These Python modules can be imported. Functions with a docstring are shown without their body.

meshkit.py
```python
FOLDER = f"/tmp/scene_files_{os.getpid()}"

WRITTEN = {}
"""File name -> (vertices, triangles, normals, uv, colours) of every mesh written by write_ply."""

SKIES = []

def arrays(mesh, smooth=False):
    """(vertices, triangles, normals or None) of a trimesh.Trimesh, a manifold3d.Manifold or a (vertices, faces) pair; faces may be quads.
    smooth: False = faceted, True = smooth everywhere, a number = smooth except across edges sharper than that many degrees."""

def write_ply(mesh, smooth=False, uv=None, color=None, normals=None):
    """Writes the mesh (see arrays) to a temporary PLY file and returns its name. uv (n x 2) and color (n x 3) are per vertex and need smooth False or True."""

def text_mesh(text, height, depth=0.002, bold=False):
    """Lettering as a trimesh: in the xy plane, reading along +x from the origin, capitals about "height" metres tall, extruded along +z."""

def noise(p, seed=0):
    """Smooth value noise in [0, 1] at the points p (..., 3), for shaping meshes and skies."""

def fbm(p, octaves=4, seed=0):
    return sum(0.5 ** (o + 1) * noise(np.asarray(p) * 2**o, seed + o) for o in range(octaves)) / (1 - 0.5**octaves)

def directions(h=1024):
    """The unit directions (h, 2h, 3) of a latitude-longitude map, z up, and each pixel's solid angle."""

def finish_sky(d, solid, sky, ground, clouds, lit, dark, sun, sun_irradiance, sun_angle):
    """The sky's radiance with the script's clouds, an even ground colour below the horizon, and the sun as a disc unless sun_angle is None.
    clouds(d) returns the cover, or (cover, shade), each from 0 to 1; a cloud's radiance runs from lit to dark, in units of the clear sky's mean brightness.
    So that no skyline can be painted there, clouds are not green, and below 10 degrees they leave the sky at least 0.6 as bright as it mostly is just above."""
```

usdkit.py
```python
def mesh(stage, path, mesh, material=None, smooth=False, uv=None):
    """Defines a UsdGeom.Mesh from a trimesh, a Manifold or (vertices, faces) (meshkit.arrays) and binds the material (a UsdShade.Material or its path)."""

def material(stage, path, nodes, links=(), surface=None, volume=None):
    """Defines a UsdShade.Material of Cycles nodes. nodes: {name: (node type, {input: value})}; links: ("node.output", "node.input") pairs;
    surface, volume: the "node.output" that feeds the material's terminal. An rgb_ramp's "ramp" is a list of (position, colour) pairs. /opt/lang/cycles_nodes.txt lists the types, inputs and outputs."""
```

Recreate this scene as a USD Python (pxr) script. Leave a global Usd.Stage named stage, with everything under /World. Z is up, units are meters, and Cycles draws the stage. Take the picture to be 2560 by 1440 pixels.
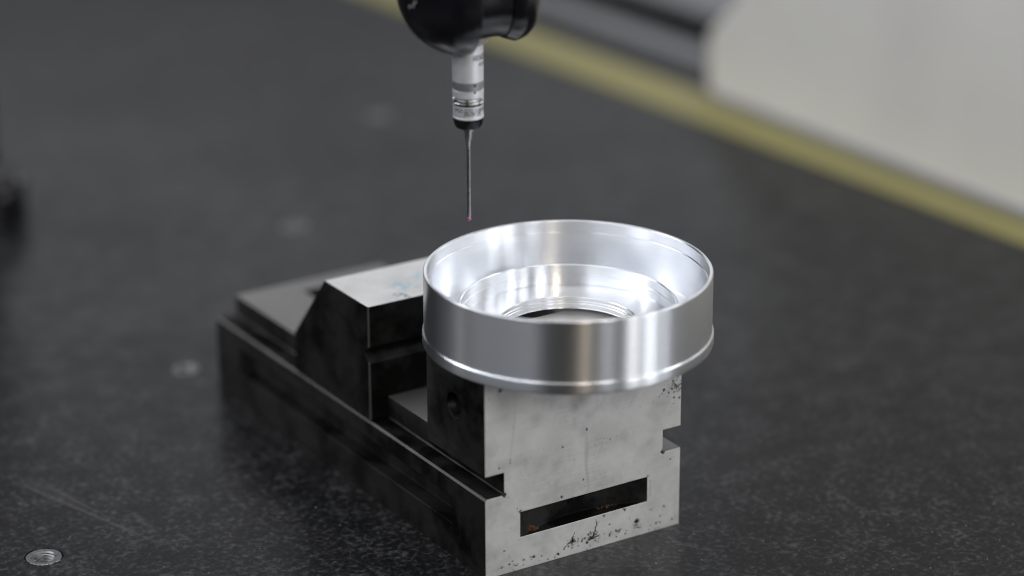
import math, random
import numpy as np, trimesh, manifold3d as m3, shapely
from shapely.geometry import Polygon, Point, LineString
from scipy.spatial import Delaunay
import usdkit, meshkit
from pxr import Usd, UsdGeom, UsdLux, UsdShade, Gf, Sdf, Vt

rng = np.random.default_rng(7)
random.seed(7)
MM = 0.001
stage = Usd.Stage.CreateInMemory()
UsdGeom.SetStageUpAxis(stage, "Z")
UsdGeom.SetStageMetersPerUnit(stage, 1.0)
UsdGeom.Xform.Define(stage, "/World")
UsdGeom.Scope.Define(stage, "/World/Looks")

# ---------------------------------------------------------------- camera
CAM = np.array([-563.508, -912.764, 544.960]) * MM
YAW, PITCH, ROLL = 1.0069569639536973, 0.3674580558293366, -0.003574922409061676
FPX = 7075.97
FW = np.array([math.cos(PITCH) * math.cos(YAW), math.cos(PITCH) * math.sin(YAW), -math.sin(PITCH)])
RT = np.cross(FW, [0, 0, 1]); RT /= np.linalg.norm(RT); UP = np.cross(RT, FW)
RT, UP = math.cos(ROLL) * RT + math.sin(ROLL) * UP, -math.sin(ROLL) * RT + math.cos(ROLL) * UP
cam = UsdGeom.Camera.Define(stage, "/World/camera")
M = Gf.Matrix4d(*RT, 0, *UP, 0, *(-FW), 0, *CAM, 1)
cam.AddTransformOp().Set(M)
cam.CreateHorizontalApertureAttr(36.0)
cam.CreateVerticalApertureAttr(20.25)
cam.CreateFocalLengthAttr(FPX / 2560 * 36.0)
cam.CreateClippingRangeAttr(Gf.Vec2f(0.05, 50))
cam.CreateFStopAttr(2.9)
cam.CreateFocusDistanceAttr(1.212)
cam.CreateExposureAttr(0.0)

# ---------------------------------------------------------------- lamps
TGT = np.array([0.05, 0.02, 0.09])
def lamp(name, heading, elev, dist, w, h, inten, col=(1, 1, 1), aim=TGT):
    a, e = math.radians(heading), math.radians(elev)
    d = np.array([math.cos(e) * math.cos(a), math.cos(e) * math.sin(a), math.sin(e)])
    p = TGT + d * dist
    z = p - aim; z /= np.linalg.norm(z)
    up = np.array([0, 0, 1.0]) if abs(z[2]) < .95 else np.array([math.cos(math.radians(57.7)), math.sin(math.radians(57.7)), 0])
    x = np.cross(up, z); x /= np.linalg.norm(x); y = np.cross(z, x)
    l = UsdLux.RectLight.Define(stage, "/World/" + name)
    l.AddTransformOp().Set(Gf.Matrix4d(*x, 0, *y, 0, *z, 0, *p, 1))
    l.CreateWidthAttr(w); l.CreateHeightAttr(h)
    l.CreateIntensityAttr(inten); l.CreateColorAttr(Gf.Vec3f(*col))
LAMPS = [
    # name, heading, elevation, distance, width, height, intensity, colour
    ("ceiling_lamp", 60, 70, 1.9, 1.5, 0.9, 2.3, (.94, .955, 1)),
    ("far_window_lamp", 56, 18.5, 3.4, 4.4, 0.75, 1.12, (.94, .955, 1)),
    ("right_window_lamp", 287, 15, 2.2, 0.34, 0.95, 8.0, (.98, .98, 1)),
    ("right_window_lamp_002", 302, 15, 2.2, 0.40, 0.95, 10.0, (.92, .95, 1)),
    ("right_window_lamp_003", 316, 15, 2.2, 0.30, 0.95, 5.5, (.92, .95, 1)),
    ("left_window_lamp", 114, 42, 2.4, 0.26, 0.8, 10, (.90, .93, 1)),
    ("left_window_lamp_001", 130, 42, 2.4, 0.30, 0.8, 9, (.90, .93, 1)),
    ("right_window_lamp_001", 337, 30, 2.4, 0.5, 1.0, 4.5, (.94, .955, 1)),
    ("warm_strip_lamp", 250, 28, 2.2, 0.16, 1.0, 9, (1, .86, .68)),
    ("near_strip_lamp", 268, 28, 2.2, 0.36, 0.9, 7.0, (.94, .955, 1)),
    ("left_strip_lamp", 143, 28, 2.2, 0.07, 0.9, 12, (1, .97, .92)),
    ("left_wall_lamp", 184, 34, 2.2, 2.2, 0.9, 3.4, (.90, .93, 1)),
    ("rear_ceiling_lamp", 232, 52, 2.3, 2.0, 1.1, .8, (1, .98, .95)),
    ("side_window_lamp", 20, 35, 2.6, 1.0, 1.0, 3, (.94, .955, 1)),
]
for L in LAMPS:
    lamp(*L)
def lamp_at(name, pos, aim, w, h, inten, col):
    d = np.array(pos) - TGT; r = np.linalg.norm(d)
    lamp(name, math.degrees(math.atan2(d[1], d[0])), math.degrees(math.asin(d[2] / r)), r, w, h, inten, col, np.array(aim))
lamp_at("leg_fill", (.17, .20, .70), (.60, .26, .15), .5, .4, .7, (1, .99, .96))     # unseen fill light over the table, added to brighten the machine leg

# ---------------------------------------------------------------- helpers
def unz(px, py, z=0.0):
    d = FW * FPX + (px - 1280) * RT - (py - 720) * UP
    return CAM + d * ((z * MM - CAM[2]) / d[2])

def tag(o, label=None, cat=None, group=None, kind=None):
    p = o.GetPrim()
    for k, v in (("label", label), ("category", cat), ("group", group), ("kind", kind)):
        if v: p.SetCustomDataByKey(k, v)
    return o

def numbered(parent, name):
    path, k = f"{parent}/{name}", 0
    while stage.GetPrimAtPath(path):
        k += 1; path = f"{parent}/{name}_{k:03d}"
    return path

def obj(name, mesh, mat, parent=None, smooth=30, scale=MM):
    """mesh in millimetres -> Mesh prim in metres; parent is an Xform or a Mesh prim"""
    base = str(parent.GetPath()) if parent is not None else "/World"
    off = ORIGIN.get(base, np.zeros(3))
    for k in ORIGIN:
        if base.startswith(k + "/"): off = ORIGIN[k]
    if hasattr(mesh, "to_mesh"):
        mm = mesh.to_mesh(); mesh = trimesh.Trimesh(mm.vert_properties[:, :3], mm.tri_verts, process=False)
    mesh = trimesh.Trimesh(mesh.vertices * scale - off, mesh.faces, process=False)
    return usdkit.mesh(stage, numbered(base, name), mesh, MATS[mat], smooth=smooth)

ORIGIN = {}
def thing(name, label, cat, loc, group=None):
    x = UsdGeom.Xform.Define(stage, numbered("/World", name))
    x.AddTranslateOp().Set(Gf.Vec3d(*map(float, loc)))
    ORIGIN[str(x.GetPath())] = np.array(loc, float)
    return tag(x, label, cat, group)

def box(x0, x1, y0, y1, z0, z1):
    return m3.Manifold.cube([x1 - x0, y1 - y0, z1 - z0]).translate([x0, y0, z0])

def extr_x(poly, x0, x1):
    """polygon in (y, z) extruded along x"""
    c = m3.CrossSection([[(float(a), float(b)) for a, b in list(poly)]])
    return m3.Manifold.extrude(c, x1 - x0).transform(np.array([[0, 0, 1, x0], [1, 0, 0, 0], [0, 1, 0, 0]], float))

def lathe(prof, n=96, closed=True):
    """prof: (r, z) list -> trimesh about z; vertices at r=0 are merged"""
    prof = np.array(prof, float)
    t = np.linspace(0, 2 * np.pi, n, endpoint=False)
    V = np.stack([np.outer(prof[:, 0], np.cos(t)), np.outer(prof[:, 0], np.sin(t)), np.repeat(prof[:, 1:2], n, 1)], -1).reshape(-1, 3)
    F = []
    k = len(prof)
    for i in range(k if closed else k - 1):
        a, b = i * n, ((i + 1) % k) * n
        j = np.arange(n); j2 = (j + 1) % n
        F.append(np.stack([a + j, a + j2, b + j2], 1)); F.append(np.stack([a + j, b + j2, b + j], 1))
    m = trimesh.Trimesh(V, np.vstack(F), process=False)
    m.merge_vertices(digits_vertex=7); m.update_faces(m.nondegenerate_faces()); m.fix_normals()
    return m

def arc(cx, cy, r, a0, a1, n=8):
    return [(cx + r * math.cos(math.radians(a)), cy + r * math.sin(math.radians(a))) for a in np.linspace(a0, a1, n)]

# ---------------------------------------------------------------- materials
MATS = {}
def mat(name, nodes, links, surface="p.BSDF"):
    MATS[name] = usdkit.material(stage, "/World/Looks/" + name, nodes, links, surface=surface)

def plain(name, col, rough=.5, metal=0., coat=0., bump=None, var=.12, scale=60., bevel=0., spec=.5):
    """a surface with slight noise in colour and roughness"""
    c = np.array(col)
    N = {"g": ("geometry", {}), "n": ("noise_texture", {"scale": scale, "detail": 5.0, "roughness": .6}),
         "r": ("rgb_ramp", {"ramp": [(.25, tuple(c * (1 - var))), (.75, tuple(np.minimum(c * (1 + var), 1)))]}),
         "rr": ("rgb_ramp", {"ramp": [(.25, (rough * .85,) * 3), (.75, (min(rough * 1.15, 1),) * 3)]}),
         "p": ("principled_bsdf", {"metallic": metal, "coat_weight": coat, "coat_roughness": .1, "specular_ior_level": spec})}
    Lk = [("g.position", "n.vector"), ("n.fac", "r.fac"), ("r.color", "p.base_color"), ("n.fac", "rr.fac"), ("rr.color", "p.roughness")]
    if bump:
        N["n2"] = ("noise_texture", {"scale": bump[0], "detail": 4.0})
        N["b"] = ("bump", {"strength": bump[1], "distance": .0002})
        Lk += [("g.position", "n2.vector"), ("n2.fac", "b.height"), ("b.normal", "p.normal")]
        if bevel:
            N["bv"] = ("bevel", {"radius": bevel, "samples": 4}); Lk.append(("bv.bevel", "b.normal"))
    elif bevel:
        N["bv"] = ("bevel", {"radius": bevel, "samples": 4}); Lk.append(("bv.bevel", "p.normal"))
    mat(name, N, Lk)

plain("black_plastic", (.005, .005, .007), .22, var=.1, scale=200, spec=.55)
plain("black_anodised", (.012, .012, .013), .35, var=.2, scale=300)
plain("silver_satin", (.74, .75, .78), .43, metal=.62, var=.04, scale=400)
plain("grey_satin", (.33, .33, .34), .40, metal=.7, var=.06, scale=400)
plain("dull_steel", (.42, .41, .40), .32, metal=1, var=.08, scale=500)
plain("bright_steel", (.66, .66, .67), .22, metal=1, var=.05, scale=500)
plain("dark_steel", (.10, .095, .09), .4, metal=1, var=.3, scale=400)
plain("carbon_grey", (.2, .2, .21), .28, metal=1, var=.08, scale=500)
plain("print_black", (.012, .012, .014), .6)
plain("print_white", (.6, .6, .62), .5)
plain("beige_paint", (.76, .745, .70), .55, var=.05, scale=9)
plain("bed_paint", (.25, .25, .255), .8, var=.06, scale=9, spec=.15)
plain("black_matte", (.004, .004, .004), .9, spec=.1)
plain("thread_steel", (.30, .30, .30), .38, metal=1, var=.2, scale=500)
plain("insert_steel", (.27, .27, .27), .42, metal=1, var=.3, scale=600)
plain("yellow_strip", (.26, .235, .075), .38, var=.06, scale=12)
plain("stand_grey", (.07, .07, .073), .6, spec=.2)
plain("grey_felt", (.26, .26, .27), .9, spec=.1)
mat("ruby", {"p": ("principled_bsdf", {"base_color": (.22, .008, .12), "roughness": .05, "coat_weight": .6, "specular_ior_level": .9})}, [])
plain("rust", (.065, .026, .012), .85, var=.8, scale=700, bump=(900, .6))
plain("crumbs", (.30, .30, .28), .6, var=.5, scale=900)

# granite: dark crystals with paler flecks, a little sparkle, faint scratches
def granite():
    N = {"g": ("geometry", {}),
         "warp": ("noise_texture", {"scale": 180.0, "detail": 3.0}),
         "wm": ("vector_math", {"math_type": "multiply_add", "vector2": (.004, .004, .004)}),
         "v": ("voronoi_texture", {"scale": 420.0}),
         "n1": ("noise_texture", {"scale": 330.0, "detail": 6.0, "roughness": .66, "distortion": .5}),
         "n2": ("noise_texture", {"scale": 60.0, "detail": 3.0}),
         "n3": ("noise_texture", {"scale": 6.0, "detail": 3.0}),
         "r1": ("rgb_ramp", {"ramp": [(.40, (.005, .0052, .0058)), (.49, (.009, .0093, .010)), (.56, (.0225, .0228, .0242)), (.68, (.058, .0583, .061))]}),
         "sum": ("math", {"math_type": "multiply_add", "value2": .35}),
         "sp": ("white_noise_texture", {"dimensions": "3D"}),
         "spv": ("voronoi_texture", {"scale": 1500.0}),
         "spr": ("rgb_ramp", {"ramp": [(.985, (0, 0, 0)), (.99, (1, 1, 1))]}),
         "rr": ("rgb_ramp", {"ramp": [(.3, (.29,) * 3), (.7, (.37,) * 3)]}),
         "b": ("bump", {"strength": .12, "distance": .0001}),
         "mx": ("mix", {"blend": "mix"}),
         "p": ("principled_bsdf", {"specular_ior_level": .17})}
    N = {k: v for k, v in N.items() if k not in ("sp", "spv", "spr", "mx", "wm", "warp", "v")}
    L = [("g.position", "n1.vector"), ("g.position", "n2.vector"), ("g.position", "n3.vector"),
         ("n2.fac", "sum.value1"), ("n1.fac", "sum.value3")]
    N["off"] = ("math", {"math_type": "subtract", "value2": .175})
    L += [("sum.value", "off.value1"), ("off.value", "r1.fac"),
          ("n3.fac", "rr.fac"), ("rr.color", "p.roughness"), ("n1.fac", "b.height"), ("b.normal", "p.normal")]
    last = "r1.color"
    for i, (a, b, w, s) in enumerate(SCRATCH):
        A, B = unz(*a), unz(*b)
        dv = (B - A)[:2]; ln = np.linalg.norm(dv); dv /= ln; nv = np.array([-dv[1], dv[0]])
        pre = f"s{i}"
        N[pre + "d"] = ("vector_math", {"math_type": "dot_product", "vector2": (*nv, 0)})
        N[pre + "u"] = ("math", {"math_type": "subtract", "value2": float(A[:2] @ nv)})
        N[pre + "a"] = ("math", {"math_type": "absolute"})
        N[pre + "m"] = ("math", {"math_type": "multiply_add", "value2": -1 / w, "value3": 1.0, "use_clamp": True})
        N[pre + "e"] = ("vector_math", {"math_type": "dot_product", "vector2": (*dv, 0)})
        N[pre + "f"] = ("math", {"math_type": "multiply_add", "value2": 1 / ln, "value3": -float(A[:2] @ dv) / ln})
        N[pre + "r"] = ("rgb_ramp", {"ramp": [(0, (0, 0, 0)), (.06, (s, s, s)), (.8, (s * .6,) * 3), (1, (0, 0, 0))]})
        N[pre + "k"] = ("math", {"math_type": "multiply"})
        N[pre + "k2"] = ("math", {"math_type": "multiply"})
        N[pre + "x"] = ("mix_color", {"b": (.16, .16, .165)})
        L += [("g.position", pre + "d.vector1"), (pre + "d.value", pre + "u.value1"), (pre + "u.value", pre + "a.value1"), (pre + "a.value", pre + "m.value1"),
              ("g.position", pre + "e.vector1"), (pre + "e.value", pre + "f.value1"), (pre + "f.value", pre + "r.fac"),
              (pre + "m.value", pre + "k.value1"), (pre + "r.color", pre + "k.value2"),
              (pre + "k.value", pre + "k2.value1"), ("n1.fac", pre + "k2.value2"),
              (pre + "k2.value", pre + "x.fac"), (last, pre + "x.a")]
        last = pre + "x.result"
    L.append((last, "p.base_color"))
    mat("granite", N, L)
SCRATCH = [((40, 1205), (420, 1368), .0016, .6), ((60, 1195), (230, 1275), .006, .3), ((330, 1280), (395, 1338), .0025, .45), ((120, 1215), (300, 1310), .0012, .5)]
granite()

# worn ground steel; the primvar "stain" carries front-face pits and dirt, and shade painted on the other faces
def steel(name, col, rough, dye=False):
    c = np.array(col)
    N = {"g": ("geometry", {}), "n": ("noise_texture", {"scale": 45.0, "detail": 6.0, "roughness": .62}),
         "gm": ("vector_math", {"math_type": "multiply", "vector2": (60, 60, 2200)}),
         "n2": ("noise_texture", {"scale": 1.0, "detail": 4.0}),
         "mxn": ("math", {"math_type": "multiply_add", "value2": .45}),
         "r": ("rgb_ramp", {"ramp": [(.45, tuple(c * .78)), (.72, tuple(c)), (1.0, tuple(c * 1.12))]}),
         "rr": ("rgb_ramp", {"ramp": [(.3, (rough * .85,) * 3), (.7, (rough * 1.15,) * 3)]}),
         "at": ("attribute", {"attribute": "stain_shade"}),
         "smr": ("rgb_ramp", {"ramp": [(.42, (.88,) * 3), (.62, (1.0,) * 3)]}), "smm": ("math", {"math_type": "multiply"}),
         "pit_shade": ("mix_color", {"b": (.013, .011, .010)}),
         "met": ("math", {"math_type": "multiply_add", "value2": .5, "value3": .42, "use_clamp": True}),
         "ro": ("math", {"math_type": "multiply_add", "value2": .3, "use_clamp": True}),
         "bv": ("bevel", {"radius": .0005, "samples": 4}),
         "b": ("bump", {"strength": .10, "distance": .00005}),
         "p": ("principled_bsdf", {"anisotropic": .85, "tangent": (0, .3, 1)})}
    L = [("g.position", "n.vector"), ("g.position", "gm.vector1"), ("gm.vector", "n2.vector"), ("n.fac", "mxn.value3"), ("n2.fac", "mxn.value1"), ("mxn.value", "r.fac"), ("n2.fac", "rr.fac"),
         ("n.fac", "smr.fac"), ("at.fac", "smm.value1"), ("smr.color", "smm.value2"), ("smm.value", "pit_shade.fac"), ("r.color", "pit_shade.a"), ("at.fac", "met.value1"), ("met.value", "p.metallic"),
         ("at.fac", "ro.value1"), ("rr.color", "ro.value3"), ("ro.value", "p.roughness"),
         ("n2.fac", "b.height"), ("bv.bevel", "b.normal"), ("b.normal", "p.normal")]
    last = "pit_shade.result"
    if dye:
        for i, (px, py, rad, colr, s) in enumerate(DYE):
            P = unz(px, py, 91.77)
            N[f"d{i}"] = ("vector_math", {"math_type": "distance", "vector2": tuple(P)})
            N[f"e{i}"] = ("math", {"math_type": "multiply_add", "value2": -1 / rad, "value3": 1.0, "use_clamp": True})
            N[f"n{i}d"] = ("noise_texture", {"scale": 260.0 + 90 * i, "detail": 4.0, "roughness": .6})
            N[f"f{i}"] = ("math", {"math_type": "multiply_add"})
            N[f"q{i}"] = ("rgb_ramp", {"ramp": [(.76, (0, 0, 0)), (.98, (s, s, s))]})
            N[f"x{i}"] = ("mix_color", {"b": colr})
            N[f"a{i}"] = ("math", {"math_type": "multiply_add", "value2": .42})
            L += [("g.position", f"d{i}.vector1"), (f"d{i}.value", f"e{i}.value1"), ("g.position", f"n{i}d.vector"),
                  (f"e{i}.value", f"f{i}.value1"), (f"n{i}d.fac", f"f{i}.value2"), (f"e{i}.value", f"a{i}.value1"),
                  (f"n{i}d.fac", f"a{i}.value3"), (f"a{i}.value", f"q{i}.fac"), (f"q{i}.color", f"x{i}.fac"), (last, f"x{i}.a")]
            del N[f"f{i}"]; L = [l for l in L if f"f{i}." not in l[0] and f"f{i}." not in l[1]]
            last = f"x{i}.result"
    L.append((last, "p.base_color"))
    mat(name, N, L)
DYE = [(1010, 715, .016, (.22, .48, .62), .8), (1000, 738, .010, (.05, .10, .10), .8), (1046, 690, .010, (.25, .52, .66), .7)]
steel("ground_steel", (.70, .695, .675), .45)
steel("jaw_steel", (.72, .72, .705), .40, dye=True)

# turned aluminium: circumferential tool marks spread reflections along the axis
RC = np.array([53.415, 18.608, 91.77])
mat("turned_aluminium", {
    "g": ("geometry", {}),
    "d": ("vector_math", {"math_type": "subtract", "vector2": tuple(RC * MM)}),
    "f": ("vector_math", {"math_type": "multiply", "vector2": (1, 1, 0)}),
    "c": ("vector_math", {"math_type": "cross_product", "vector1": (0, 0, 1)}),
    "t": ("vector_math", {"math_type": "normalize"}),
    "z": ("vector_math", {"math_type": "multiply", "vector2": (60, 60, 2600)}),
    "n": ("noise_texture", {"scale": 1.0, "detail": 4.0}),
    "rr": ("rgb_ramp", {"ramp": [(.3, (.297,) * 3), (.7, (.305,) * 3)]}),
    "b": ("bump", {"strength": .0006, "distance": .00003}),
    "bv": ("bevel", {"radius": .00025, "samples": 4}),
    "p": ("principled_bsdf", {"base_color": (.88, .895, .92), "metallic": 1.0, "anisotropic": .94, "anisotropic_rotation": .25})},
    [("g.position", "d.vector1"), ("d.vector", "f.vector1"), ("f.vector", "c.vector2"), ("c.vector", "t.vector1"), ("t.vector", "p.tangent"),
     ("g.position", "z.vector1"), ("z.vector", "n.vector"), ("n.fac", "rr.fac"), ("rr.color", "p.roughness"),
     ("n.fac", "b.height"), ("bv.bevel", "b.normal"), ("b.normal", "p.normal")])

# ---------------------------------------------------------------- setting: granite table, machine bed
TD = np.array([-.0698, .9976]); ND = np.array([.9976, .0698])       # along / across the yellow strip
def tn(t, n): return TD * t + ND * n
INS = [np.array([-148.6, 121.2]), np.array([-3.7, 277.6]), np.array([141.5, 434.0]), np.array([285.5, 588.5])]
def quad(t0, t1, n0, n1): return [tuple(tn(t0, n0)), tuple(tn(t0, n1)), tuple(tn(t1, n1)), tuple(tn(t1, n0))]
def prism(poly, z0, z1):
    c = m3.CrossSection([poly], m3.FillRule.NonZero)
    return m3.Manifold.extrude(c, z1 - z0).translate([0, 0, z0])
top = prism(quad(-1300, 2600, -1500, 566), -6, 0)
low = prism(quad(-1300, 2600, -1500, 572), -180, -6)
edge = m3.Manifold.batch_hull([prism(quad(-1300, 2600, -1500, 566), -.01, 0), prism(quad(-1300, 2600, -1500, 572), -6.01, -6)])
slab = edge + low
ISC = [1.0, .9, 1.0, 1.0]
for p, k in zip(INS, ISC):
    slab -= m3.Manifold.cylinder(30, 8.4 * k, 8.4 * k, 64).translate([p[0], p[1], -25])
tag(obj("granite_table", slab, "granite", smooth=False), kind="structure")
tag(obj("machine_bed", prism(quad(-1300, 2600, 590, 2200), -120, -40), "bed_paint", smooth=False), kind="structure")
tag(obj("black_strip", prism(quad(200, 1700, 684, 714), -39.9, -30), "black_matte", smooth=False),
    "black strip on the grey machine bed beyond the table edge", "rubber strip")  # plain black bar drawn as the dark band on the bed
tag(obj("edge_strip", prism(quad(-1200, 2400, 479, 521), .004, 1.0), "yellow_strip", smooth=False),
    "long yellow strip stuck along the far edge of the granite table", "edge strip")

# threaded inserts in the granite
def insert_meshes():
    body = lathe([(8.0, -20), (8.0, -.5), (7.6, .05), (5.5, .05), (4.95, -.6), (4.95, -20)], 72)
    prof = [(5.3, -18.5), (5.3, -1), (4.9, -1.0)]
    z = -1.0
    while z > -16:
        prof += [(4.15, z - .35), (4.9, z - 1.1)]; z -= 1.5
    prof += [(4.2, -18.5)]
    thread = lathe([(r if r < 5 else 4.93, z) for r, z in prof], 72)
    tv = thread.vertices; rr_ = np.hypot(tv[:, 0], tv[:, 1]); aa = np.arctan2(tv[:, 1], tv[:, 0])
    q = (rr_ < 4.6) & (tv[:, 2] < -1) & (tv[:, 2] > -18); tv[q, 2] += aa[q] / (2 * np.pi) * .7
    thread.vertices = tv
    v = body.vertices; r = np.hypot(v[:, 0], v[:, 1]); a = np.arctan2(v[:, 1], v[:, 0])
    k = (r > 7.2)
    v[k, :2] *= (1 + .022 * np.sign(np.sin(a[k] * 26)) + .008 * np.sin(a[k] * 5))[:, None]
    body.vertices = v
    plug = lathe([(0, -19), (4.3, -19), (4.3, -20.5), (0, -20.5)], 48)
    return body, thread, plug
IL = ["threaded steel insert in sharp focus at the near left corner of the table", "small blurred threaded insert just left of the vise's far end",
      "blurred bright threaded insert below and left of the hanging probe", "faint blurred threaded insert furthest away, left of the probe body"]
src = None
for p, lab, k in zip(INS, IL, ISC):
    loc = (p[0] * MM, p[1] * MM, 0)
    if src is None:
        src = thing("threaded_insert", lab, "threaded insert", loc, "threaded inserts set in the granite")
        bm, tm_, pm = insert_meshes()
        for nm, mm_, mt in (("bushing", bm, "insert_steel"), ("thread", tm_, "thread_steel"), ("hole_bottom", pm, "dark_steel")):
            mm_.vertices += np.array([p[0], p[1], 0]); obj(nm, mm_, mt, src, smooth=35)
    else:
        x = UsdGeom.Xform.Define(stage, numbered("/World", "threaded_insert"))
        x.GetPrim().GetReferences().AddInternalReference(src.GetPath())
        x.GetPrim().SetInstanceable(True)
        UsdGeom.Xformable(x).ClearXformOpOrder()
        UsdGeom.XformCommonAPI(x).SetTranslate(Gf.Vec3d(*map(float, loc))); UsdGeom.XformCommonAPI(x).SetScale(Gf.Vec3f(k, k, k))
        tag(x, lab, "threaded insert", "threaded inserts set in the granite")

# beige bridge leg of the measuring machine
def leg():
    outer = [(-420, 4), (474, 4), (477, 8), (477, 46), (436, 90), (436, 360), (-420, 360)]
    inner = [(-420, 4.6), (470, 4.6), (472, 8), (472, 43), (404, 104), (404, 360), (-420, 360)]
    def pr(poly, n0, n1):
        c = m3.CrossSection([[(float(a), float(b)) for a, b in poly]])
        m = m3.Manifold.extrude(c, n1 - n0)
        T = np.array([[TL[0], 0, ND[0], L0[0] + ND[0] * n0], [TL[1], 0, ND[1], L0[1] + ND[1] * n0], [0, 1, 0, 0]], float)
        return m.transform(T)
    f, b = pr(inner, 0, 1), pr(outer, 14, 15)
    front = [m3.Manifold.batch_hull([pr([inner[i] for i in ix], 0, 1), pr([outer[i] for i in ix], 14, 15)]) for ix in ([0, 1, 2, 3, 4], [0, 4, 5, 6])]
    return front[0] + front[1] + pr(outer, 15, 230), pr([(-420, 1.06), (462, 1.06), (462, 4.2), (-420, 4.2)], -5, 6)
TL = TD + ND * .0231; L0 = ND * (513.2 - 184 * .0231)
leg_body, wiper = leg()
lg = thing("bridge_leg", "large beige painted machine leg with a rounded foot above the yellow strip", "machine leg", (*(tn(100, 640) * MM), .008))
obj("leg_casing", leg_body, "beige_paint", lg, smooth=35)
obj("wiper_strip", wiper, "grey_felt", lg)
obj("air_bearing", prism(quad(150, 330, 580, 700), .02, 4.1), "dull_steel", lg)

# dark stand cut by the left edge of the picture
P = unz(-62, 545) * 1000
st = thing("dark_stand", "dark blurred stand with a grey collar at the left edge of the table", "stand", (P[0] * MM, P[1] * MM, 0))
def at(m): m.vertices += np.array([P[0], P[1], 0]); return m
obj("foot", at(lathe([(0, .02), (30, .02), (30, 19), (28, 22), (0, 22)], 64)), "black_plastic", st)
obj("collar", at(lathe([(0, 22.02), (24, 22.02), (25.5, 25), (25.5, 31), (24, 33), (0, 33)], 64)), "stand_grey", st)
obj("post", at(lathe([(0, 33.02), (15, 33.02), (15, 330), (0, 330)], 48)), "black_plastic", st)

# ---------------------------------------------------------------- vise
Wd, Ln, H1, H2, H3, NO, JW = 100.0, 248.0, 36.9, 47.3, 91.77, 9.4, 46.6
vise = thing("machine_vise", "worn ground steel machine vise standing on the granite under the aluminium ring", "vise", (.05, .124, 0))
body = box(0, Wd, 0, Ln, 0.02, H1) + box(NO, Wd - NO, 0, 245, H1 - .5, H2) + box(0, Wd, 0, JW, H2, H3) + box(NO, Wd - NO, 0, JW, H2 - .5, H2 + .5)
for x in (NO, Wd - NO):                                   # relief at the foot of the side slots
    body -= m3.Manifold.cylinder(Ln + 20, 1.0, 1.0, 20).rotate([-90, 0, 0]).translate([x, -5, H1 + .1])
body -= box(40, 60, JW + 6, 232, 14, H2 + 1)              # centre slot of the bed
for s in (0, 1):                                          # long clamping pockets in both sides
    x0, x1 = ((-1, 8) if s == 0 else (Wd - 8, Wd + 1))
    body -= box(x0, x1, 27.4, 225, 15.5, 28.4)
RR = 74.0                                                 # front pocket with the arc left by its cutter
cut = m3.Manifold.cylinder(11.7, RR, RR, 160).translate([50, 7.6 - RR, 15.3]) ^ box(17.3, 82.8, -2, 20, 15.3, 27.0)
body -= cut
hole = m3.Manifold.cylinder(16, 5.6, 5.6, 48).rotate([0, 90, 0]).translate([-1, 24.4, 71.5])
body -= hole
body -= m3.Manifold.cube([1.2, Ln + 10, 1.2], True).rotate([0, 45, 0]).translate([0, Ln / 2, H1])    # worn edge of the side ledge
bm = body.to_mesh(); bv, bf = np.array(bm.vert_properties[:, :3], float), np.array(bm.tri_verts)
front = np.all(np.abs(bv[bf][:, :, 1]) < 1e-4, axis=1)
bf = bf[~front]

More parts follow.
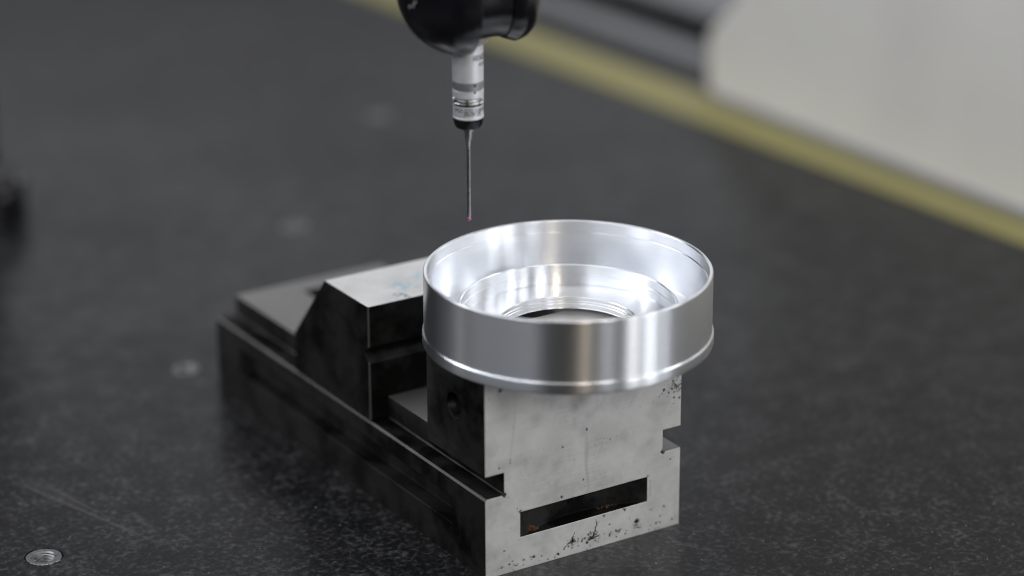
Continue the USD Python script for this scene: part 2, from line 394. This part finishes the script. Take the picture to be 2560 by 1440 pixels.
# front skin: a fine grid so that pits are real dents; stain = dirt and corrosion mask on this face
outline = Polygon([(0, .02), (Wd, .02), (Wd, H1), (Wd - NO + 1, H1), *[(Wd - NO + 1.0 * math.cos(a), H1 + .1 + 1.0 * math.sin(a)) for a in np.linspace(-.1, -np.pi - .9, 9)][1:-1], (Wd - NO, H1 + 1.3), (Wd - NO, H2), (Wd, H2), (Wd, H3), (0, H3),
                   (0, H2), (NO, H2), (NO, H1 + 1.3), *[(NO - 1.0 * math.cos(a), H1 + .1 + 1.0 * math.sin(a)) for a in np.linspace(-np.pi - .9, -.1, 9)][1:-1], (NO - 1, H1), (.8485, H1), (0, H1 - .8485)],
                  [[(17.3, 15.3), (82.8, 15.3), (82.8, 27.0), (17.3, 27.0)]])
gs = .32
pts = []
for ring in (outline.exterior, *outline.interiors):
    n = int(ring.length / gs)
    pts += [ring.interpolate(k / n, normalized=True).coords[0] for k in range(n)] + list(ring.coords)[:-1]
gx, gz = np.meshgrid(np.arange(0, Wd, gs), np.arange(0, H3, gs * .95))
gx = gx + (np.arange(gx.shape[0]) % 2)[:, None] * gs / 2
gp = np.stack([gx.ravel(), gz.ravel()], 1) + rng.uniform(-.05, .05, (gx.size, 2))
inner = outline.buffer(-gs * .55)
keep = shapely.contains_xy(inner, gp[:, 0], gp[:, 1])
nb = len(pts)
pts = np.vstack([np.array(pts), gp[keep]])
tri = Delaunay(pts).simplices
cen = pts[tri].mean(1)
tri = tri[shapely.contains_xy(outline, cen[:, 0], cen[:, 1])]
e1, e2 = pts[tri[:, 1]] - pts[tri[:, 0]], pts[tri[:, 2]] - pts[tri[:, 0]]
ar = e1[:, 0] * e2[:, 1] - e1[:, 1] * e2[:, 0]
tri = tri[np.abs(ar) > 1e-9]; ar = ar[np.abs(ar) > 1e-9]
tri[ar < 0] = tri[ar < 0][:, ::-1]                        # in (x, z) counter-clockwise seen from -y: normal -y
stain_shade = np.zeros(len(pts)); deep = np.zeros(len(pts))
from scipy.spatial import cKDTree
tree = cKDTree(pts)
def dab(x, z, r, s, d=0.0, soft=.5):
    ix = tree.query_ball_point((x, z), r * (1 + soft))
    if not ix: return
    q = np.linalg.norm(pts[ix] - (x, z), axis=1) / r
    w = np.clip((1 + soft - q) / (2 * soft + 1e-6), 0, 1)
    stain_shade[ix] = np.maximum(stain_shade[ix], s * w); deep[ix] = np.maximum(deep[ix], d * w)
def crack(x, z, ang, length, r, s, d, branch=.12):
    n = max(2, int(length / .3))
    for k in range(n):
        rr = r * (1 - .6 * k / n) * rng.uniform(.6, 1.3)
        if rng.random() < .8: dab(x, z, rr, s, d, .4)
        if rng.random() < branch and length > 2:
            crack(x, z, ang + rng.choice([-1, 1]) * rng.uniform(.5, 1.2), length * rng.uniform(.2, .4), r * .75, s, d, branch * .5)
        ang += rng.normal(0, .28); x += .3 * math.cos(ang); z += .3 * math.sin(ang)
def cluster(x, z, sx, sz, n, r0, r1, s=.95, d=.12):
    dab(x, z, 1.3 * (sx + sz) / 2, .10 * s, 0, 1.0)
    for _ in range(n):
        q = rng.uniform(0, 1)
        dab(x + rng.normal(0, sx), z + rng.normal(0, sz), r0 + (r1 * 1.3 - r0) * q ** 2.2, (.35 + .65 * q) * rng.uniform(.7, 1) * s, d * q, rng.uniform(.3, .9))
def fpt(px, py):                                          # photo pixel -> (x, z) on the front face
    d = FW * FPX + (px - 1280) * RT - (py - 720) * UP
    p = CAM + d * (-CAM[1] / d[1]); return p[0] * 1000, p[2] * 1000
# corroded patches, each where the photograph has it
for px, py, n, sx, sz in ((1480, 1345, 60, 2.2, 1.3), (1530, 1335, 34, 2.6, .7), (1590, 1312, 30, 1.2, 1.6), (1432, 1356, 22, 1.4, 1.2)):
    cluster(*fpt(px, py), sx, sz, n, .14, .42)
x, z = fpt(1481, 1347)
for a, l in ((1.05, 8.5), (1.9, 6), (.4, 4), (3.0, 4), (-.6, 2.5)): crack(x, z, a, l, .34, 1, .2)
x, z = fpt(1432, 1354); crack(x, z, 1.7, 4.5, .32, 1, .2); crack(x, z, 3.6, 5.5, .36, 1, .2); dab(x, z, .8, 1, .3)
dab(*fpt(1592, 1304), 1.05, 1, .4)
cluster(*fpt(1688, 965), 2.2, 2.4, 85, .16, .42)
x, z = fpt(1660, 975); crack(x, z, -2.2, 4.5, .22, .9, .12, 0); dab(x, z, .6, .9, .2)
cluster(*fpt(1510, 1105), 4.5, 2.0, 40, .10, .28, .6, .06)
def blot(x, z, r, s, d):
    for _ in range(6):
        k = rng.uniform(.35, .8); dab(x + rng.normal(0, r * .45), z + rng.normal(0, r * .4), r * k, s * rng.uniform(.7, 1), d, rng.uniform(.15, .6))
for px, py, r in ((1252, 978, 1.4), (1467, 1073, .5), (1407, 1118, .5), (1405, 1243, .75), (1300, 1279, .7), (1275, 1157, .5), (1249, 1171, .6), (1262, 1240, .9), (1459, 1199, .35), (1510, 1290, .5), (1620, 1190, .3),
                  (1335, 1393, .9), (1395, 1386, .8), (1430, 1370, .4), (1310, 1400, .4), (1255, 1420, .6), (1628, 1274, .5), (1650, 1290, .6), (1660, 1265, .5), (1640, 1308, .6), (1680, 1298, .5), (1290, 1415, .5), (1273, 1412, .5), (1260, 1378, .4), (1660, 1130, .9), (1676, 1148, .5), (1562, 1275, .6)):
    blot(*fpt(px, py), r * .8, .95, .2)
    cluster(*fpt(px, py), r * 1.6, r * 1.2, 5, .1, .25, .7, .08)
x, z = fpt(1558, 1272); crack(x, z, -1.0, 2.2, .3, 1, .15)
for _ in range(70): dab(rng.uniform(2, 98), rng.uniform(1, 88), rng.uniform(.1, .24), rng.uniform(.3, .85), .05, .4)
for _ in range(34): dab(rng.uniform(10, 90), abs(rng.normal(0, 4)) + .3, rng.uniform(.12, .4), rng.uniform(.4, .9), .08, .4)
# soft smudges and run marks
def smudge(px, py, r, s): dab(*fpt(px, py), r, s, 0, 1.0)
for px, py, r, s in ((1450, 1000, 3.2, .28), (1440, 1015, 2.2, .3), (1258, 1010, 4.5, .22), (1260, 1040, 4, .18), (1340, 1050, 2.5, .16), (1385, 1105, 6, .10), (1500, 1090, 5, .12), (1350, 1160, 3.5, .16), (1392, 1160, 2.8, .16), (1640, 1150, 3, .10), (1300, 1100, 5, .08)):
    smudge(px, py, r, s)
for k in range(60):
    t = k / 59
    smudge(1465 + 5 * t + 2 * math.sin(t * 9), 1085 + 145 * t, .85 + .3 * math.sin(t * 7), .15)
    smudge(1288 - 14 * t ** 2, 985 + 170 * t, .5, .15)
for k in range(26):
    x, z = fpt(1320 + rng.uniform(0, 90), 1150 + rng.uniform(-12, 12)); crack(x, z, rng.uniform(-.4, .4), rng.uniform(1, 3.5), .2, .18, 0, 0)
for k in range(7): dab(*fpt(1626, 1202 + k * 6), .28, .5, .05, .3)
soft_noise = meshkit.fbm(np.stack([pts[:, 0] * .10, pts[:, 0] * 0 + 3, pts[:, 1] * .10], 1))
soft_noise = (soft_noise - soft_noise.mean()) / (soft_noise.std() + 1e-9)
fine_ = meshkit.fbm(np.stack([pts[:, 0] * .45, pts[:, 0] * 0 + 9, pts[:, 1] * .3], 1)); fine_ = (fine_ - fine_.mean()) / fine_.std()
haze_ = np.clip(.03 + .035 * soft_noise + .018 * fine_, 0, .25)
stain_shade = np.maximum(stain_shade, haze_)
deep[:nb] = 0
fv = np.stack([pts[:, 0], deep * .7, pts[:, 1]], 1)
o = ORIGIN[str(vise.GetPath())]
b2, bf2, bn2 = meshkit.arrays(trimesh.Trimesh(bv, bf, process=False), 25)
fv2, ff2, fn2 = meshkit.arrays(trimesh.Trimesh(fv, tri, process=False), True)
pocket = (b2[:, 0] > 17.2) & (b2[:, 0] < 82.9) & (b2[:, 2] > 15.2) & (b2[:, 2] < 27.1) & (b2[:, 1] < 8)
bstain_shade = np.where(pocket, .985, 0.0)  # pocket walls darkened in colour, standing in for their shade
ledge = (b2[:, 0] > Wd - NO - 1.2) & (np.abs(b2[:, 2] - H1) < 1.2) & (b2[:, 1] < 60); bstain_shade[ledge] = .6; bstain_shade[(b2[:, 0] < 9.5) & ((bn2[:, 0] < -.7) | ((bn2[:, 1] > -.9) & (b2[:, 2] < H2 + .3)))] = .985  # right ledge tinted; left side and ledge get their shade painted in
bstain_shade[(b2[:, 0] < NO + 1.6) & (b2[:, 2] < H2 - .2) & (b2[:, 2] > H1 - 1.2) & (bn2[:, 1] > -.9)] = 1.0
bstain_shade[(b2[:, 0] < 17) & (np.hypot(b2[:, 1] - 24.4, b2[:, 2] - 71.5) < 6)] = 1.0; bstain_shade[(bn2[:, 2] > .9) & (np.abs(b2[:, 2] - H2) < .1)] = .62; bstain_shade[(b2[:, 1] > JW - .1) & (bn2[:, 2] < .5)] = .9   # shade painted in the hole and behind the jaw; oily bed top
# worn ledge edge, paler than the painted shade beside it
bstain_shade[(np.abs(bn2[:, 0] + .707) < .1) & (np.abs(bn2[:, 2] - .707) < .1)] = .8
v2, f2, n2, s2 = np.vstack([b2, fv2]), np.vstack([bf2, ff2 + len(b2)]), np.vstack([bn2, fn2]), np.concatenate([bstain_shade, stain_shade])
bo = UsdGeom.Mesh.Define(stage, str(vise.GetPath()) + "/body")
bo.CreatePointsAttr(Vt.Vec3fArray.FromNumpy((v2 * MM - o).astype(np.float32)))
bo.CreateFaceVertexCountsAttr(Vt.IntArray.FromNumpy(np.full(len(f2), 3, np.int32)))
bo.CreateFaceVertexIndicesAttr(Vt.IntArray.FromNumpy(f2.astype(np.int32).ravel()))
bo.CreateSubdivisionSchemeAttr("none")
bo.CreateNormalsAttr(Vt.Vec3fArray.FromNumpy(n2.astype(np.float32))); bo.SetNormalsInterpolation("vertex")
UsdGeom.PrimvarsAPI(bo).CreatePrimvar("stain_shade", Sdf.ValueTypeNames.FloatArray, "vertex").Set(Vt.FloatArray.FromNumpy(s2.astype(np.float32)))
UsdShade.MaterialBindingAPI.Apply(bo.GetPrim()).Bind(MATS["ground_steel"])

YJ = 96.6
prof = [(YJ, 37.6), (165.9, 37.6), (165.9, 56.7), (135.8, H3), (YJ, H3), (YJ, 72.8), (YJ + 4.2, 69.0), (YJ, 65.0)]
mj = obj("movable_jaw", extr_x(prof, -.05, Wd + .05) - box(NO - .3, Wd - NO + .3, YJ - 5, 170, 30, H2 + .05) - m3.Manifold.cube([.9, .9, 120], True).rotate([0, 0, 45]).translate([-.05, YJ, 70]), "jaw_steel", vise, smooth=25)
mn = np.array(mj.GetNormalsAttr().Get())                   # shade painted into all faces but the clean top
UsdGeom.PrimvarsAPI(mj).CreatePrimvar("stain_shade", Sdf.ValueTypeNames.FloatArray, "vertex").Set(Vt.FloatArray.FromNumpy(np.where((np.abs(mn[:, 0] + .707) < .1) & (np.abs(mn[:, 1] + .707) < .1), .68, np.where(mn[:, 2] < .9, .97, 0)).astype(np.float32)))
obj("set_screw", lathe([(0, 0), (5.4, 0), (5.4, 6), (2.6, 6), (2.6, 3), (0, 3)], 40).apply_transform(trimesh.transformations.rotation_matrix(-np.pi / 2, [0, 1, 0])).apply_translation([10, 24.4, 71.5]), "dark_steel", vise)

# rusty crumbs lying in the front pocket
def crumb_pile(cx, cy, z, n, sx, sy, smin, smax, hz):
    parts = []
    for _ in range(n):
        s = rng.uniform(smin, smax)
        b = trimesh.creation.icosphere(1, s); b.vertices *= rng.uniform(.5, 1.3, 3); b.vertices += rng.normal(0, s * .18, b.vertices.shape)
        dx, dy = rng.normal(0, sx), rng.normal(0, sy)
        h = max(0, hz * math.exp(-(dx / sx) ** 2)) * rng.uniform(0, 1)
        b.apply_translation([cx + dx, min(max(cy + dy, .6), 9), z + s * .4 + h]); parts.append(b)
    return trimesh.util.concatenate(parts)
tag(obj("rust_clump", crumb_pile(23.2, 3.4, 15.3, 110, 2.4, .8, .2, .75, 3.2), "rust", smooth=40), "dark orange brown clump of rust at the left end of the vise's front pocket", "rust", kind="stuff")
tag(obj("rust_crumbs", crumb_pile(64, 5.0, 15.3, 22, 2.6, .7, .2, .5, .4), "rust", smooth=40), "few reddish rust crumbs near the right end of the vise's front pocket", "rust", kind="stuff")

# pale specks of dust lying on the granite
dust = []
for px, py in [(460, 1290), (1560, 1355), (1700, 1376), (760, 1265), (1640, 1408), (2410, 1375), (2030, 1290), (1980, 1345), (1890, 1275), (1735, 1335), (2225, 1380), (1755, 1400), (2110, 1395), (1600, 1385), (1925, 1360), (2330, 1330)] + [(rng.uniform(1500, 2560), rng.uniform(1250, 1438)) for _ in range(36)] + [(rng.uniform(0, 900), rng.uniform(1250, 1438)) for _ in range(16)]:
    p = unz(px, py) * 1000
    if -4 < p[0] < 104 and -2 < p[1] < 252: continue
    s = rng.uniform(.10, .26)
    b = trimesh.creation.icosphere(1, s); b.vertices *= (rng.uniform(.6, 1.8), rng.uniform(.6, 1.8), .5); b.apply_translation([p[0], p[1], s * .4]); dust.append(b)
tag(obj("dust_specks", trimesh.util.concatenate(dust), "crumbs", smooth=40), "tiny pale specks of dust scattered on the dark granite", "dust", kind="stuff")

# ---------------------------------------------------------------- aluminium ring
ring = thing("aluminium_ring", "shiny turned aluminium ring with stepped inside lying on the vise jaw", "ring", tuple(RC * MM))
prof = [(42.0, .05), (61.0, .05), (61.75, .5), (62.0, 1.2), (62.0, 4.6), (61.9, 5.0), (61.25, 5.7), (61.2, 31.6), (60.9, 32.0), (59.75, 32.0), (59.45, 31.7), (59.45, 26.9), (59.1, 26.7),
        (59.1, 8.0), (58.9, 7.8), (47.0, 7.8), (46.8, 8.0), (46.8, 16.3), (46.5, 16.6), (45.75, 16.6), (45.45, 16.3), (45.45, 12.2), (45.2, 12.0), (45.2, 7.8), (45.0, 7.6),
        (30.2, 7.6), (29.9, 7.3), (29.9, 5.9), (29.4, 5.7), (29.4, 4.9), (29.0, 4.7), (29.0, 2.9), (28.8, 2.6), (41.4, 2.6), (42.0, 2.0)]
rm = lathe(prof, 360); rm.apply_translation(RC)
obj("ring_body", rm, "turned_aluminium", ring, smooth=20)

# ---------------------------------------------------------------- probe
PX, PY = 25.4, 52.3
BX = unz(1173, 547, 141.3) * 1000
PX, PY = BX[0], BX[1]
PXAX = np.array([PX, PY])
YT = [(547, 141.3), (491.3, 151.3), (435.2, 161.3), (378.8, 171.3), (322.1, 181.3), (265, 191.3), (207.6, 201.3), (149.8, 211.3), (91.7, 221.3), (33.2, 231.3), (-25.6, 241.3)]
def zy(y): a = np.array(YT)[::-1]; return float(np.interp(y, a[:, 0], a[:, 1]))
probe = thing("touch_probe", "slim silver touch trigger probe hanging tip down over the aluminium ring", "probe", (PX * MM, PY * MM, zy(547) * MM))
def pl(name, prof, m, n=64, smooth=30):
    msh = lathe(prof, n); msh.apply_translation([PX, PY, 0]); return obj(name, msh, m, probe, smooth)
zb = zy(547)
ball = trimesh.creation.icosphere(3, .95); ball.apply_translation([PX, PY, zb]); obj("ruby_ball", ball, "ruby", probe, True)
pl("stem", [(0, zb + .6), (.66, zb + .6), (.84, zb + 2.0), (.84, zy(368)), (0, zy(368))], "dull_steel", 32)
pl("stylus_holder", [(0, zy(369)), (.85, zy(369)), (1.45, zy(345)), (1.5, zy(344)), (1.5, zy(330)), (2.05, zy(328)), (2.05, zy(321)), (0, zy(321))], "bright_steel", 40)
Rb = 6.55
z0 = zy(317)
pl("nose", [(0, z0), (4.6, z0), (5.2, z0 + .25), (5.9, z0 + 1.4), (Rb - .1, zy(294)), (Rb - .1, zy(291)), (0, zy(291))], "black_plastic")
pl("probe_module", [(0, zy(291)), (Rb - .15, zy(291)), (Rb, zy(290)), (Rb, zy(287)), (Rb - .12, zy(286)), (Rb - .12, zy(258)), (0, zy(258))], "silver_satin")
pl("seal_ring", [(0, zy(258)), (Rb - .35, zy(258)), (Rb - .35, zy(254.5)), (0, zy(254.5))], "black_plastic")
pl("coupling_flange", [(0, zy(254.5)), (Rb, zy(254.5)), (Rb + .05, zy(251)), (Rb - .15, zy(250)), (Rb, zy(249)), (Rb, zy(244.5)), (Rb - .3, zy(244)), (0, zy(244))], "bright_steel")
pl("waist", [(0, zy(244)), (5.55, zy(244)), (5.55, zy(238)), (0, zy(238))], "dull_steel")
pl("lower_ring", [(0, zy(238)), (Rb - .15, zy(238)), (Rb, zy(237)), (Rb, zy(220.5)), (Rb - .2, zy(219.6)), (0, zy(219.6))], "silver_satin")
pl("upper_ring", [(0, zy(219.5)), (Rb - .5, zy(219.5)), (Rb - .5, zy(218.5)), (Rb, zy(218)), (Rb, zy(198.5)), (0, zy(198.5))], "grey_satin")
pl("extension_body", [(0, zy(198.4)), (Rb - .03, zy(198.4)), (Rb - .03, zy(109)), (Rb - .3, zy(107)), (0, zy(107))], "silver_satin")
pl("top_collar", [(0, zy(107)), (Rb - .6, zy(107)), (Rb - .6, zy(105)), (7.6, zy(104)), (8.6, zy(100)), (8.6, zy(70)), (0, zy(70))], "dull_steel")
HB = math.atan2(-FW[1], -FW[0])                            # heading from the probe to the camera
def wrap(text, h, phi0, ybase, r, name, m="print_black", bold=False, squeeze=1.0):
    """lettering bent round the probe; phi0 in degrees to the right of the side facing the camera"""
    t = meshkit.text_mesh(text, h, .04, bold)
    t = t.subdivide_to_size(.35)
    v = t.vertices; a = HB + math.radians(phi0) + v[:, 0] * squeeze / r
    t.vertices = np.stack([PX + (r - .01 + v[:, 2]) * np.cos(a), PY + (r - .01 + v[:, 2]) * np.sin(a), v[:, 1] + zy(ybase)], 1)
    return obj(name, t, m, probe, False)
wrap("RENISHAW", 2.2, 19, 143, Rb - .03, "maker_name", bold=True, squeeze=.85)
wrap("MIH", 1.5, 44, 158, Rb - .03, "model_print")
wrap("TP20 STD FORCE", 1.5, -63, 271.5, Rb - .12, "force_print", bold=True, squeeze=.94)
wrap("1EGK18", 1.5, -18, 279.5, Rb - .12, "serial_print", bold=True)
def dot(phi, y, w, h, r, name, m="print_black", rnd=False):
    a = HB + math.radians(phi)
    b = trimesh.creation.cylinder(w / 2, .12, sections=24) if rnd else trimesh.creation.box((w, h, .12))
    tx, nz, up = np.array([-math.sin(a), math.cos(a), 0]), np.array([math.cos(a), math.sin(a), 0]), np.array([0, 0, 1])
    T = np.eye(4); T[:3, 0], T[:3, 1], T[:3, 2] = tx, up, nz; T[:3, 3] = [PX + r * nz[0], PY + r * nz[1], zy(y)]
    return obj(name, b.apply_transform(T), m, probe, False)
dot(-27, 123.5, 1.6, 0, Rb - .03, "grub_screw", "black_anodised", True)
dot(27, 204.5, 1.1, 1.1, Rb, "index_mark"); dot(27, 221.8, .9, .9, Rb, "index_mark")
dot(-12, 312, 1.1, .9, 2.0, "tool_hole", "print_black", True); dot(-35, 331, .9, .9, 1.42, "tool_hole", "print_black", True)

# ---------------------------------------------------------------- probe head
DEP = np.dot(np.array([PX, PY, 231]) * MM - CAM, FW)
def und(px, py, dep): return (CAM + (FW * FPX + (px - 1280) * RT - (py - 720) * UP) * dep / FPX)
HC = und(1157, -30, DEP - .006) * 1000
head = thing("probe_head", "glossy black rounded probe head cut by the top of the picture, holding the probe", "probe head", tuple(HC * MM))
tau = math.radians(-18)
RH = np.array([RT[0], RT[1], 0]); RH /= np.linalg.norm(RH)
BK = np.array([-FW[0], -FW[1], 0]); BK /= np.linalg.norm(BK)
AX = math.cos(tau) * RH + math.sin(tau) * BK
T = np.eye(4); T[:3, 2] = AX; T[:3, 0] = [0, 0, 1]; T[:3, 1] = np.cross(AX, [0, 0, 1]); T[:3, 3] = HC
def ax_lathe(name, prof, m, par=head, n=128, smooth=30):
    return obj(name, lathe(prof, n).apply_transform(T), m, par, smooth)
dome = ax_lathe("dome", [(0, -27.6)] + arc(0, 0, 27.6, -88, -3, 28) + [(27.4, .2), (26.9, .7), (0, .7)], "black_plastic")
ax_lathe("neck", [(0, .7), (22.4, .7), (21.6, 5), (21.0, 11), (21.2, 15.0), (0, 15.0)], "black_plastic")
ax_lathe("end_cap", [(0, 15.2), (20.6, 15.2), (21.9, 15.6), (23.0, 18.6), (23.5, 20.2), (23.2, 21.6), (22.0, 24.4), (19.4, 27.2), (14, 29.6), (0, 30.6)], "black_plastic")
obj("mount", lathe([(0, 0), (22, 0), (24, 3), (24, 90), (0, 90)], 96).apply_translation(HC + np.array([0, 0, 24])), "black_plastic", head)
# small pale print on the dome
def on_dome(px, py):
    d = FW * FPX + (px - 1280) * RT - (py - 720) * UP; d /= np.linalg.norm(d)
    oc = CAM - HC * MM; b = oc @ d; c = oc @ oc - (27.62 * MM) ** 2
    return (CAM + d * (-b - math.sqrt(b * b - c))) * 1000
for (px, py, w, h) in ((1024, 17, .55, 1.5), (1033, 15, .55, 1.5), (1037, 6, .9, .9)):
    p = on_dome(px, py); nz = (p - HC); nz /= np.linalg.norm(nz); tx = np.cross([0, 0, 1], nz); tx /= np.linalg.norm(tx)
    T2 = np.eye(4); T2[:3, 0], T2[:3, 1], T2[:3, 2], T2[:3, 3] = tx, np.cross(nz, tx), nz, p
    s = trimesh.creation.cylinder(.5, .06, sections=20); s.vertices *= (w, h, 1)
    obj("white_print", s.apply_transform(T2), "print_white", dome, False)
